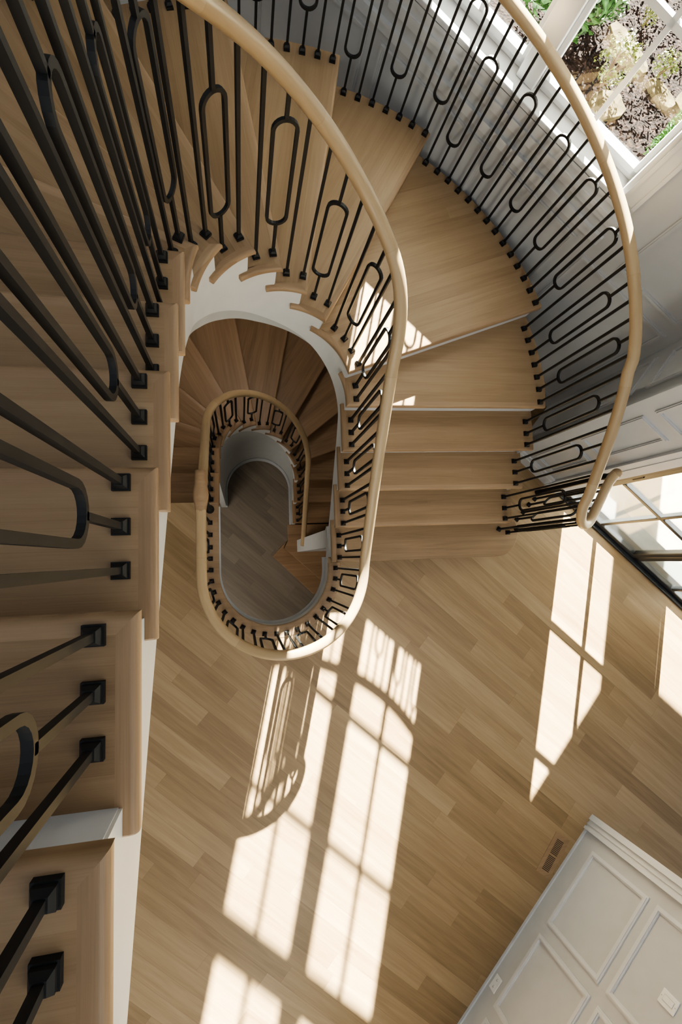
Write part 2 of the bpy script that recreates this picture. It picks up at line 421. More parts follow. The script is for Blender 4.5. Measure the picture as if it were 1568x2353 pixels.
UP = {1: [(.752, .166), (.752, .081), (.752, -.007)], 2: [(.753, .421), (.753, .336), (.753, .248)], 3: [(.756, .68), (.756, .592), (.756, .507)], 4: [(.757, .936), (.757, .848), (.757, .763)],
      5: [(.755, 1.115), (.758, 1.025)], 6: [(.59, 1.414), (.651, 1.348), (.696, 1.275), (.736, 1.193)], 7: [(.439, 1.507), (.519, 1.469)], 8: [(.264, 1.527), (.354, 1.517)],
      9: [(.095, 1.492), (.18, 1.515)], 10: [(-.06, 1.400), (.014, 1.460)], 11: [(-.176, 1.281), (-.12, 1.335)], 12: [(-.228, 1.125), (-.205, 1.190)]}
LOOPS = {(1, 1), (2, 1), (3, 1), (4, 1), (5, 0), (6, 1), (7, 0), (9, 1), (10, 0), (12, 1)}
for k in UP:
    for i, (x, y) in enumerate(UP[k]): inbar(x, y, k, (k, i) in LOOPS)
for k in range(13, 20):
    yn = CY0 - (NOSE[k][0] - ARC)
    for i, d in enumerate((.034, .124, .212)):
        inbar(-.2365, yn - d, k, i == 1, True)
UB = [(-.23, -.069), (-.227, -.154), (-.211, -.24), (-.179, -.323), (-.134, -.397), (-.07, -.462), (.001, -.518), (.082, -.56), (.168, -.582), (.261, -.586), (.341, -.583), (.425, -.562), (.506, -.524), (.577, -.474), (.638, -.412), (.688, -.344), (.723, -.263), (.745, -.178), (.75, -.092)]
for i, (x, y) in enumerate(UB):
    a = rail_ang(x, y); z1 = UZ - .015
    baluster(inrail, x, y, a, 0, z1, (.235, .785) if i in (17, 14, 11, 8, 5, 2) else None)
for i, y in enumerate((.02, .108, .205, .30)):
    baluster(inrail, -.234, y, pi / 2, 0, UZ - .015, (.235, .785) if i == 1 else None)
# newel and cap where the two rails meet
bm = bmesh.new(); lathe(bm, -.235, .405, [(.034, 0), (.034, .012), (.022, .03), (.017, .05), (.017, .80), (.022, .84), (.022, .86)])
obj('newel_post', bm, M_IRON, inrail, smooth=True)
bm = bmesh.new()
prof = [(.031, .245), (.031, .30), (.036, .335), (.044, .375), (.047, .405), (.044, .435), (.036, .475), (.034, .53), (.034, .555)]
rings = []
for rr, yy in prof:
    rings.append([bm.verts.new((-.235 + rr * cos(q), yy, UZ + .002 + rr * .8 * sin(q))) for q in seg(0, 2 * pi, 18)[:-1]])
for a, b in zip(rings, rings[1:]):
    for i in range(18): bm.faces.new((a[i], a[(i + 1) % 18], b[(i + 1) % 18], b[i]))
bm.faces.new(rings[0]); bm.faces.new(rings[-1][::-1])
obj('rail_cap', bm, M_RET, inrail, smooth=True)
# --- outer rail with the turned-out end
ROB = 1.853
OZ = []
def os_(o): return o if o < 0 else radians(min(o, 180)) * RO + (max(o, 180) - 180) / 100
OZT = sorted((os_(NOSE[k][1]), k * R + {1: .90, 2: .895, 3: .90, 4: .895, 5: .845, 6: .81}.get(k, .85)) for k in NOSE)
def oz(s): return smooth(OZT, s, .15)
outrail = empty('outer_stair_railing', 'oak handrail on black iron balusters along the outer stair edge, curling outward by the door', 'railing')
path = []
curl = [(2.635, .515, .95), (2.595, .485, .956), (2.527, .42, .978), (2.44, .32, 1.008), (2.36, .235, 1.04), (2.30, .18, 1.07), (2.245, .152, 1.10), (2.19, .148, 1.14), (2.142, .168, 1.185), (2.11, .205, 1.232), (2.096, .255, 1.272)]
path += curl
for s in seg(-.69, 0, 12): path.append((*outer(s, ROB), oz(s)))
for s in seg(.06, pi * RO * .95, 120):
    path.append((*outer(degrees(s / RO), ROB), oz(s)))
def catmull(P, n=4):
    out = []
    P = [Vector(p) for p in P]
    for i in range(len(P) - 1):
        a, b, c, d = P[max(i - 1, 0)], P[i], P[i + 1], P[min(i + 2, len(P) - 1)]
        for j in range(n):
            t = j / n; out.append(.5 * ((2 * b) + (c - a) * t + (2 * a - 5 * b + 4 * c - d) * t * t + (3 * b - a - 3 * c + d) * t ** 3))
    out.append(P[-1]); return out
bm = bmesh.new(); pp = catmull(path, 2)
sc = [1.12 if i < 3 else 1 for i in range(len(pp))]
sweep(bm, pp, PROF, scale=sc)
obj('handrail', bm, M_RAIL, outrail, smooth=True)
bm = bmesh.new(); bmesh.ops.create_uvsphere(bm, u_segments=20, v_segments=12, radius=.037)
obj('rail_end', bm, M_RAIL, outrail, smooth=True, loc=(2.638, .518, .955))
bm = bmesh.new(); lathe(bm, 2.646, .515, [(.036, 0), (.036, .015), (.024, .03), (.019, .05), (.019, .80), (.026, .83), (.019, .86), (.024, .90), (.024, .94)])
obj('newel_post', bm, M_IRON, outrail, smooth=True)
OB = {1: [(2.128, .18), (2.206, .15), (2.288, .172)], 2: [(2.085, .431), (2.085, .34), (2.085, .256)], 3: [(2.09, .688), (2.09, .601), (2.09, .514)], 4: [(2.093, .95), (2.093, .86), (2.093, .776)],
      5: [(2.019, 1.582), (2.043, 1.496), (2.065, 1.405), (2.08, 1.316), (2.092, 1.225), (2.101, 1.135), (2.105, 1.043)],
      6: [(1.257, 2.605), (1.336, 2.552), (1.41, 2.496), (1.479, 2.433), (1.549, 2.374), (1.614, 2.306), (1.675, 2.237), (1.733, 2.166), (1.786, 2.087), (1.837, 2.01), (1.881, 1.93), (1.924, 1.846), (1.963, 1.763), (1.999, 1.678)],
      7: [(.665, 2.835), (.755, 2.813), (.843, 2.79), (.932, 2.759), (1.017, 2.724), (1.099, 2.684), (1.184, 2.64)]}
LOOPO = {(1, 1), (2, 1), (3, 1), (4, 1), (5, 2), (5, 5), (6, 1), (6, 4), (6, 7), (6, 10), (6, 13), (7, 3), (7, 6), (7, 0)}
for k in OB:
    for i, (x, y) in enumerate(OB[k]):
        a = atan2(y - CY0, x - CX0)
        if y > CY0: s = a * RO; ang = a + pi / 2
        else: s = y - CY0; ang = pi / 2
        z1 = oz(s) - .015
        if k == 1: z1 = (1.19, 1.11, 1.06)[i]; ang = (2.35, .0, .35)[i] if i else 2.6
        lp = (.225, min(.765, z1 - k * R - .06)) if (k, i) in LOOPO else None
        baluster(outrail, x, y, ang, k * R, z1, lp)
for i, (x, y) in enumerate([(2.35, .205), (2.412, .272), (2.477, .333), (2.54, .4), (2.602, .452)]):
    baluster(outrail, x, y, .82, 0, (1.03, 1.005, .98, .965, .945)[i], (.25, .80) if i in (1, 3) else None)
a = 80.6; cnt = 0
for k in (8, 9, 10):
    while a < min(NOSE[k + 1][1] - .6, 131):
        x, y = CX0 + ROB * cos(radians(a)), CY0 + ROB * sin(radians(a))
        baluster(outrail, x, y, radians(a + 90), k * R, oz(radians(a) * RO) - .015, (.225, .765) if cnt % 3 == 2 else None)
        a += 2.72; cnt += 1
# ------------------------------------------------------------------ basement staircase
low = empty('basement_staircase', 'lower flight of oak winder stairs going down beneath the upper flight to the basement', 'staircase')
LN = {0: (wt(y=.46, side=-1), 180 + 55), 1: (wt(y=.735, side=-1), 180 + 27), 2: (wt(y=.995, side=-1), 180 + 2), 3: (wt(161), 161), 4: (wt(140.5), 140.5), 5: (wt(120), 120), 6: (wt(100), 100), 7: (wt(79), 79), 8: (wt(59), 59), 9: (wt(39), 39), 10: (wt(20), 20),
      11: (wt(y=1.0), -.01), 12: (wt(y=.735), -.275), 13: (wt(y=.47), -.54)}
RLo = 1.86
for k in range(1, 14):
    z = -k * RL; t0, o0 = LN[k - 1]; t1, o1 = LN[k]
    i0, q0 = well(t1), outer(o1, RLo)
    ang = atan2(q0[1] - i0[1], q0[0] - i0[0])
    bi, bo = shift(well(t0, R0 + RW), outer(o0, RLo), .03)
    arc = [outer(x, RLo) for x in seg(o1, o0, 4)]
    pts = [well(t1, R0 + RW)] + arc + [bo, bi] + [well(t, R0 + RW) for t in seg(t0, t1, 6)][1:-1]
    bm = bmesh.new(); prism(bm, local(pts, i0, ang), z - TH, z)
    round_edges(bm, z, lambda e: abs(e.verts[0].co.y) < .03 and abs(e.verts[1].co.y) < .03)
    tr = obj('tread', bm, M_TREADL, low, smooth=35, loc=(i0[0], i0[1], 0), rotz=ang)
    te = min(t0 + .05, LN[0][0])
    bm = bmesh.new(); nosing_strip(bm, t1, te, z, i0, ang + pi / 2)
    obj('return_nosing', bm, M_TREADL, tr, rotz=pi / 2, smooth=35)
    ri, ro = shift(well(t0, R0 + .03), outer(o0, RLo), .03); r2i, r2o = shift(well(t0, R0 + .03), outer(o0, RLo), .045)
    bm = bmesh.new(); prism(bm, [ri, ro, r2o, r2i], z, -(k - 1) * RL - TH)
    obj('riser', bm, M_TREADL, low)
ri, ro = shift(well(LN[13][0], R0 + .03), outer(-.54, RLo), .03); r2i, r2o = shift(well(LN[13][0], R0 + .03), outer(-.54, RLo), .045)
bm = bmesh.new(); prism(bm, [ri, ro, r2o, r2i], -14 * RL - .01, -13 * RL - TH); obj('riser', bm, M_TREADL, low)
LB = sorted((LN[k][0], -k * RL) for k in LN)
lsteps = [(k, (LN[k][0], LN[k - 1][0])) for k in range(1, 14)]
strip_steps(lsteps, R0 + .016, lambda k: -k * RL - TH, lambda t: lerp(LB, t) - .36, 'inner_stringer', low, M_WHITE)
Z_LAND, Z_LSTEP, Z_BASE = -14 * RL, -15 * RL, -16 * RL
# landing and last step
bm = bmesh.new(); prism(bm, [(.64, .47), (.64, .245), (.585, .14), (1.10, -.33), (2.0, -.33), (2.0, .47)], Z_LAND - TH, Z_LAND); obj('landing', bm, M_TREADL, low, bevel=.008)
bm = bmesh.new(); prism(bm, [(.64, .25), (.435, .04), (1.0, -.52), (1.25, -.52), (1.1, -.30), (.6, .15)], Z_LSTEP - TH, Z_LSTEP); obj('tread', bm, M_TREADL, low, bevel=.008)
bm = bmesh.new(); prism(bm, [(.605, .165), (1.12, -.30), (1.13, -.285), (.62, .18)], Z_LSTEP, Z_LAND - TH); obj('riser', bm, M_TREADL, low)
bm = bmesh.new(); prism(bm, [(.46, .045), (1.0, -.49), (1.01, -.475), (.475, .06)], Z_BASE, Z_LSTEP - TH); obj('riser', bm, M_TREADL, low)
bm = bmesh.new(); prism(bm, [(.47, .05), (.64, .225), (.63, .235), (.46, .06)], Z_BASE, Z_LSTEP - TH); obj('riser', bm, M_TREADL, low)
# basement railing
lowrail = empty('basement_stair_railing', 'oak handrail on black iron balusters following the lower flight down into the well', 'railing')
LZ = sorted([(LN[k][0], -k * RL + .765) for k in LN] + [(LN[0][0] + .2, .86)])
def lz(t): return smooth(LZ, t, .1)
bm = bmesh.new(); tend = wt(y=.16)
sweep(bm, [(*well(t, RB), lz(t)) for t in seg(LN[0][0] - .02, tend, 160)], PROF)
obj('handrail', bm, M_RAIL, lowrail, smooth=True)
n = 0
def lowbar(t, k):
    global n
    x, y = well(t, RB)
    baluster(lowrail, x, y, rail_ang(x, y), -k * RL, lz(t) - .015, (.23, .73) if n % 3 == 1 else None); n += 1
for k, ys in ((1, (.51, .595, .68)), (2, (.775, .86, .945))):
    for y in ys: lowbar(wt(y=y, side=-1), k)
for k in range(3, 12):
    a0, a1 = LN[k - 1][0], LN[k][0]
    for fr_ in (.26, .74): lowbar(a0 + (a1 - a0) * fr_, k)
for k, ys in ((12, (.955, .865, .775)), (13, (.69, .60, .51))):
    for y in ys: lowbar(wt(y=y), k)
# white post at the foot of the flight
bm = bmesh.new(); box(bm, .765, 1.6, .085, .25, Z_LAND, -.32); box(bm, .755, 1.6, .075, .26, -.45, -.32); box(bm, .745, 1.6, .065, .27, -.36, -.30)
post = obj('stub_wall', bm, M_WHITE); tag(post, kind='structure')
post.name = 'wall_stub'
# ------------------------------------------------------------------ floors
def un(u, n): return (.742 * u + .671 * n, -.671 * u + .742 * n)
hole = [(-1.66, .46), (CX0 - R0, .46)] + [well(t) for t in seg(-1.10 - ARC, -1.10, 40)] + [(CX0 + R0, 0), (2.13, 0)] + [outer(x, 1.87) for x in seg(0, 180, 40)]
outl = [un(-4.6, -6.5), un(7.5, -6.5), un(7.5, 2.30), un(1.2, 2.30), un(1.2, 2.86), un(-4.6, 2.86)]
bm = bmesh.new()
v3 = [[Vector((*p, 0)) for p in outl], [Vector((*p, 0)) for p in hole]]
tris = tessellate_polygon(v3); allv = [bm.verts.new(p) for l in v3 for p in l]
for t3 in tris:
    try: bm.faces.new([allv[i] for i in t3])
    except ValueError: pass
fl = struct('floor', bm, M_FLOOR)
# border boards and fascia of the opening
bm = bmesh.new(); T = seg(-1.10 - ARC - .55, -1.053, 80)
A = [well(t) for t in T]; B = [well(t, R0 + .105) for t in T]
prism(bm, A + B[::-1], -.03, .004)
trim = obj('trim_1', bm, M_RET, bevel=.010); tag(trim, kind='structure')
bm = bmesh.new(); T = seg(-1.10 - ARC - .54, -1.026, 80)
quadstrip(bm, [(*well(t, RS), -.02) for t in T], [(*well(t, RS), -.30) for t in T])
quadstrip(bm, [(*well(t, RS), -.30) for t in T], [(*well(t, RS + .12), -.30) for t in T])
tag(obj('trim_2', bm, M_WHITE, smooth=False), kind='structure')
bm = bmesh.new(); box(bm, -4.6, 7.5, -6.5, 2.84, Z_BASE - .05, Z_BASE, un); struct('floor_basement', bm, M_BASE)
# wall under the basement flight, with its baseboard
bm = bmesh.new(); T = seg(wt(y=.27), wt(y=.77, side=-1), 90)
def tz(t): return lerp(LB, t) - .25
for rr in (R0 + .03, R0 + .10):
    quadstrip(bm, [(*well(t, rr), tz(t)) for t in T], [(*well(t, rr), Z_BASE) for t in T])
for t in (T[0], T[-1]): quadstrip(bm, [(*well(t, R0 + .03), tz(t)), (*well(t, R0 + .10), tz(t))], [(*well(t, R0 + .03), Z_BASE), (*well(t, R0 + .10), Z_BASE)])
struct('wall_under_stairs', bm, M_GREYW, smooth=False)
bm = bmesh.new(); sweep(bm, [(*well(t, R0 + .022), Z_BASE + .08) for t in T], [(-.009, -.08), (.009, -.08), (.009, .06), (.002, .075), (-.009, .08)])
tag(obj('baseboard_stairs', bm, M_TRIM), kind='structure')
bm = bmesh.new()
for b in ((-4.7, -4.6, -6.5, 2.84), (7.5, 7.6, -6.5, 2.25), (-4.6, 7.5, -6.6, -6.5)): box(bm, *b, Z_BASE, -.01, un)
struct('wall_basement', bm, M_WALL)
bm = bmesh.new()
v3 = [[Vector((*p, -.31)) for p in outl], [Vector((*p, -.31)) for p in hole]]
tris = tessellate_polygon(v3); allv = [bm.verts.new(p) for l in v3 for p in l]
for t3 in tris:
    try: bm.faces.new([allv[i] for i in t3])
    except ValueError: pass
struct('ceiling_basement', bm, M_WALL)
# ------------------------------------------------------------------ walls (u along the window wall, n outwards)
N1, N2, UB_ = 2.273, 2.85, 1.2
HT = 6.6
bm = bmesh.new()
WU0, WU1, WZ0, WZ1 = -1.31, .27, 1.745, 5.3
box(bm, -4.6, WU0, N2, N2 + .17, Z_BASE, HT, un); box(bm, WU1, UB_ + .14, N2, N2 + .17, Z_BASE, HT, un)
box(bm, WU0, WU1, N2, N2 + .17, Z_BASE, WZ0, un); box(bm, WU0, WU1, N2, N2 + .17, WZ1, HT, un)
struct('wall_back', bm, M_WALL)
bm = bmesh.new(); box(bm, UB_, UB_ + .14, N1 + .02, N2, Z_BASE, HT, un); struct('wall_return', bm, M_WALL)
DU0, DU1, DZ = 1.75, 3.72, 2.36
bm = bmesh.new(); box(bm, UB_, DU0, N1, N1 + .16, Z_BASE, HT, un); box(bm, DU1, 7.5, N1, N1 + .16, Z_BASE, HT, un); box(bm, DU0, DU1, N1, N1 + .16, Z_BASE, -.02, un); box(bm, DU0, DU1, N1, N1 + .16, DZ, HT, un)
struct('wall_right', bm, M_WALL)
bm = bmesh.new(); box(bm, -4.6, -4.45, -6.5, N2, 0, HT, un); struct('wall_left', bm, M_WALL)
# flat picture-frame mouldings on walls
def frame(bm, a0, a1, z0, z1, f, w=.035, d=.016):
    """raised moulding rectangle; f(a, depth) -> xy"""
    for (o, i, dd) in ((0, w, d * .6), (w * .3, w * .75, d)):
        box(bm, a0 + o, a0 + i, 0, dd, z0 + o, z1 - o, f); box(bm, a1 - i, a1 - o, 0, dd, z0 + o, z1 - o, f)
        box(bm, a0 + i, a1 - i, 0, dd, z0 + o, z0 + i, f); box(bm, a0 + i, a1 - i, 0, dd, z1 - i, z1 - o, f)
fW2 = lambda a, d: un(a, N2 - d)
bm = bmesh.new()
for a0, a1 in ((-2.35, -1.50), (-1.40, -.50), (-.40, .25), (.36, 1.13)): frame(bm, a0, a1, .12 if a0 > -.45 else .6, 1.36 if a0 > .3 else 1.42, fW2)
frame(bm, .57, 1.11, 1.45, 3.6, fW2); frame(bm, -2.35, -1.5, 1.85, 3.6, fW2)
tag(obj('trim_3', bm, M_WALL), kind='structure')
bm = bmesh.new()
box(bm, -2.4, WU1 + .1, 0, .018, 1.47, 1.53, fW2); box(bm, -2.4, WU1 + .099, -.002, .026, 1.515, 1.534, fW2)
box(bm, WU0 - .1, WU1 + .1, 0, .016, 1.60, 1.735, fW2); box(bm, WU0 - .101, WU1 + .101, -.002, .028, 1.64, 1.665, fW2); box(bm, WU0 - .102, WU1 + .102, -.002, .028, 1.715, 1.738, fW2)
tag(obj('trim_4', bm, M_TRIM), kind='structure')
fR = lambda a, d: un(UB_ - d, a)
bm = bmesh.new(); frame(bm, N1 + .12, N2 - .1, .2, 1.3, fR); frame(bm, N1 + .12, N2 - .1, 1.42, 3.4, fR); tag(obj('trim_5', bm, M_WALL), kind='structure')
fW1 = lambda a, d: un(a, N1 - d)
bm = bmesh.new()
frame(bm, 1.30, 1.535, .22, .70, fW1, .03); frame(bm, 1.30, 1.535, .80, 1.385, fW1, .03); frame(bm, 1.30, 1.535, 1.475, 2.25, fW1, .03)
tag(obj('trim_6', bm, M_WALL), kind='structure')
bm = bmesh.new(); box(bm, UB_, 1.62, 0, .014, 0, .15, fW1); box(bm, UB_ + .001, 1.621, -.002, .02, -.01, .11, fW1); tag(obj('baseboard_right', bm, M_TRIM), kind='structure')
bm = bmesh.new()
for a0, a1 in ((1.625, 1.75), (DU1, DU1 + .125)):
    box(bm, a0, a1, 0, .016, 0, DZ + .12, fW1); box(bm, a0 - .002, a0 + .03, -.002, .028, -.01, DZ + .122, fW1); box(bm, a0 + .055, a0 + .07, -.002, .022, -.01, DZ + .123, fW1)
box(bm, 1.625, DU1 + .125, 0, .02, DZ, DZ + .12, fW1)
tag(obj('trim_7', bm, M_TRIM), kind='structure')
# ------------------------------------------------------------------ stair window
win = link('window_1', None, None, (*un(-.5, N2), WZ0)); tag(win, kind='structure')
def wpart(name, boxes, mat, bevel=0):
    bm = bmesh.new()
    for b in boxes: box(bm, *b, un)
    o = obj(name, bm, mat, bevel=bevel); o.parent = win; o.matrix_parent_inverse = Matrix.Translation(-win.location); return o
NG = 2.965
wpart('sill', [(WU0 - .05, WU1 + .05, N2 - .035, NG + .02, WZ0, WZ0 + .03)], M_TRIM, .006)
wpart('frame', [(WU0, WU0 + .03, N2, N2 + .17, WZ0, WZ1), (WU1 - .03, WU1, N2, N2 + .17, WZ0, WZ1), (WU0, WU1, N2, N2 + .17, WZ1 - .03, WZ1),
                (-.605, -.485, NG - .06, NG + .06, WZ0 + .03, WZ1), (WU0, WU1, NG - .045, NG + .05, 3.49, 3.615), (WU0, WU1, NG - .01, NG + .10, WZ0 + .03, WZ0 + .06)], M_TRIM, .006)
for a0, a1 in ((WU0 + .03, -.605), (-.485, WU1 - .03)):
    for z0, z1 in ((WZ0 + .06, 3.49), (3.615, WZ1 - .03)):
        s = wpart('sash', [(a0, a0 + .03, NG - .02, NG + .025, z0, z1), (a1 - .03, a1, NG - .02, NG + .025, z0, z1), (a0, a1, NG - .02, NG + .025, z0, z0 + .035), (a0, a1, NG - .02, NG + .025, z1 - .03, z1)], M_TRIM, .004)
        mid = (a0 + a1) / 2
        mb = [(mid - .014, mid + .014, NG - .014, NG + .018, z0, z1)]
        for zz in ((2.345, 2.92) if z0 < 3 else (4.2, 4.78)): mb.append((a0, a1, NG - .014, NG + .018, zz - .016, zz + .016))
        wpart('muntin', mb, M_TRIM)
        wpart('pane', [(a0 + .02, a1 - .02, NG, NG + .004, z0 + .02, z1 - .02)], M_GLASS)
wpart('exterior_sill', [(WU0, WU1, NG + .08, N2 + .20, WZ0 - .03, WZ0 + .02)], M_SLAB, .006)
bm = bmesh.new()
for a0, a1 in ((WU0 - .1, WU0), (WU1, WU1 + .1)):
    box(bm, a0, a1, 0, .016, WZ0 + .03, WZ1, fW2); box(bm, a0 - .002, a0 + .02, -.002, .024, WZ0 + .029, WZ1 + .01, fW2); box(bm, a1 - .02, a1 + .002, -.002, .024, WZ0 + .029, WZ1 + .01, fW2)
tag(obj('trim_8', bm, M_TRIM), kind='structure')
# ------------------------------------------------------------------ steel doors
NDR = 2.32
def door(name, a0, a1, hinge):
    d = link(name, None, None, (*un((a0 + a1) / 2, NDR), 0)); tag(d, kind='structure')
    def part(nm, boxes, mat, bevel=0):
        bm = bmesh.new()
        for b in boxes: box(bm, *b, un)
        o = obj(nm, bm, mat, bevel=bevel); o.parent = d; o.matrix_parent_inverse = Matrix.Translation(-d.location)
    part('frame', [(a0, a0 + .05, NDR - .025, NDR + .025, .03, DZ - .03), (a1 - .05, a1, NDR - .025, NDR + .025, .03, DZ - .03), (a0, a1, NDR - .025, NDR + .025, .03, .08), (a0, a1, NDR - .025, NDR + .025, DZ - .09, DZ - .03)], M_STEEL, .006)
    mid = (a0 + a1) / 2
    part('muntin', [(mid - .014, mid + .014, NDR - .022, NDR + .022, .08, DZ - .09)] + [(a0 + .05, a1 - .05, NDR - .022, NDR + .022, z - .016, z + .016) for z in (.715, 1.377, 2.03)], M_STEEL, .005)
    part('pane', [(a0 + .04, a1 - .04, NDR - .003, NDR + .003, .07, DZ - .08)], M_GLASS)
    part('hinge', [(hinge - .012, hinge + .012, NDR - .045, NDR - .02, z, z + .10) for z in (.22, .86, 1.9)], M_IRON)
door('door_1', 1.785, 2.7075, 1.785); door('door_2', 2.7075, 3.638, 3.638)
bm = bmesh.new()
box(bm, 1.75, 1.783, N1 - .0, N1 + .12, 0, DZ, un); box(bm, 3.64, DU1, N1, N1 + .12, 0, DZ, un); box(bm, 1.75, DU1, N1, N1 + .12, DZ - .03, DZ, un); box(bm, 1.75, DU1, N1 - .012, N1 + .16, 0, .022, un); box(bm, 1.75, DU1, N1 + .03, N1 + .07, .022, .034, un)
tag(obj('trim_9', bm, M_STEEL, bevel=.004), kind='structure')
# ------------------------------------------------------------------ panelled wall at the lower right
WX, WY = .702, .712; E0 = (2.87, -2.405)
def w3(s, d): return (E0[0] + WX * s - WY * d, E0[1] + WY * s + WX * d)     # d > 0 towards the hall
C3 = E0[0] * WX + E0[1] * WY
S = lambda s: s - C3 if False else s
S0 = E0[0] * WX + E0[1] * WY
def f3(s, d): return w3(s - S0, d)
bm = bmesh.new(); box(bm, -3.6, .40, -.15, 0, 0, 4.2, f3); struct('wall_front', bm, M_WALL)
bm = bmesh.new()
def panel(bm, a0, a1, z0, z1): frame(bm, a0 - .012, a1 + .012, z0 - .012, z1 + .012, f3, .038, .014)
for a0, a1 in ((-.465, .175), (-1.172, -.575), (-1.88, -1.283), (-2.6, -1.99)):
    panel(bm, a0, a1, .185, .732); panel(bm, a0, a1, .826, 2.05); panel(bm, a0, a1, 2.15, 3.9)
tag(obj('trim_10', bm, M_TRIM), kind='structure')
bm = bmesh.new(); box(bm, .29, .40, 0, .016, 0, 2.6, f3); box(bm, .288, .315, -.002, .026, -.01, 2.61, f3); box(bm, .335, .35, -.002, .022, -.01, 2.61, f3); box(bm, .375, .402, -.002, .03, -.01, 2.61, f3)
box(bm, .396, .425, -.17, .028, -.012, 2.605, f3)
tag(obj('trim_11', bm, M_TRIM), kind='structure')
bm = bmesh.new(); box(bm, -3.6, .29, 0, .012, 0, .02, f3); tag(obj('baseboard_front', bm, M_TRIM), kind='structure')
# outlet and switch
def plate(name, label, cat, s0, s1, z0, z1):
    c = ((s0 + s1) / 2, (z0 + z1) / 2); o = empty(name, label, cat, (*f3(c[0], 0), c[1]))
    g = lambda a, d: (f3(c[0] + a, d)[0] - o.location.x, f3(c[0] + a, d)[1] - o.location.y)
    bm = bmesh.new(); box(bm, -(s1 - s0) / 2, (s1 - s0) / 2, 0, .007, -(z1 - z0) / 2, (z1 - z0) / 2, g); obj('cover_plate', bm, M_PLAST, o, bevel=.003)
    return o, g
o, g = plate('wall_outlet', 'white duplex outlet low on the panelled wall near the floor', 'outlet', -1.134, -1.022, .046, .12)
for sx in (-.026, .026):
    bm = bmesh.new(); box(bm, sx - .017, sx + .017, .005, .009, -.014, .014, g); so = obj('socket', bm, M_PLAST, o, bevel=.003)
    bm = bmesh.new(); box(bm, sx - .008, sx - .001, .0085, .0095, .003, .006, g); box(bm, sx - .008, sx - .001, .0085, .0095, -.006, -.003, g); box(bm, sx + .005, sx + .009, .0085, .0095, -.002, .002, g)
    obj('slots', bm, M_SLOT, so)
o, g = plate('light_switch', 'white rocker light switch inside the tall wall panel', 'light switch', -.262, -.175, 1.092, 1.206)
bm = bmesh.new(); box(bm, -.017, .017, .005, .010, -.034, .034, g); obj('rocker', bm, M_PLAST, o, bevel=.002)
bm = bmesh.new(); box(bm, -.019, .019, .005, .0075, -.036, .036, g); obj('rocker_gap', bm, plain('switch_gap', (.4, .4, .4), .5), o)
bm = bmesh.new()
for zz in (-.048, .048): box(bm, -.003, .003, .006, .0082, zz - .003, zz + .003, g)
obj('screws', bm, plain('screw', (.5, .5, .5), .3), o)
# floor register, flush oak
vent = empty('floor_vent', 'flush oak slotted floor vent in the boards beside the panelled wall', 'floor vent', (2.53, -2.575, 0))
va = atan2(.215, .168); vf = lambda a, b: (a * cos(va) - b * sin(va), a * sin(va) + b * cos(va))
bm = bmesh.new(); box(bm, -.175, .175, -.075, .075, 0, .0025, vf); fr = obj('vent_frame', bm, M_RET, vent)
bm = bmesh.new()
for i in range(20):
    x = -.125 + i * .01305 + (.006 if i > 9 else -.006); box(bm, x - .0038, x + .0038, -.036, .036, .0026, .0032, vf)
obj('slots', bm, M_SLOT, vent)
# ------------------------------------------------------------------ outside
ZG = -.4
bm = bmesh.new(); box(bm, -8, 1.45, N2 + .17, 14, ZG - .05, ZG, un); struct('ground_bed', bm, M_MULCH)
bm = bmesh.new(); box(bm, 1.45, 12, N1 + .16, 14, -.2, -.14, un); struct('patio', bm, M_PAVE)
bm = bmesh.new(); box(bm, DU0 - .1, DU1 + .1, N1 + .16, N1 + .36, -.14, -.03, un); struct('path_step', bm, plain('grey_threshold', (.30, .31, .31), .6))
bm = bmesh.new(); box(bm, 1.19, 6.5, N1 + .16, 4.95, 2.40, 2.63, un); struct('roof_porch', bm, M_WALL)
bm = bmesh.new(); box(bm, 1.27, 1.70, 4.45, 4.88, -.14, 2.40, un); box(bm, 1.23, 1.74, 4.41, 4.92, -.14, .1, un)
tag(struct('column_porch', bm, M_WALL), kind='structure')
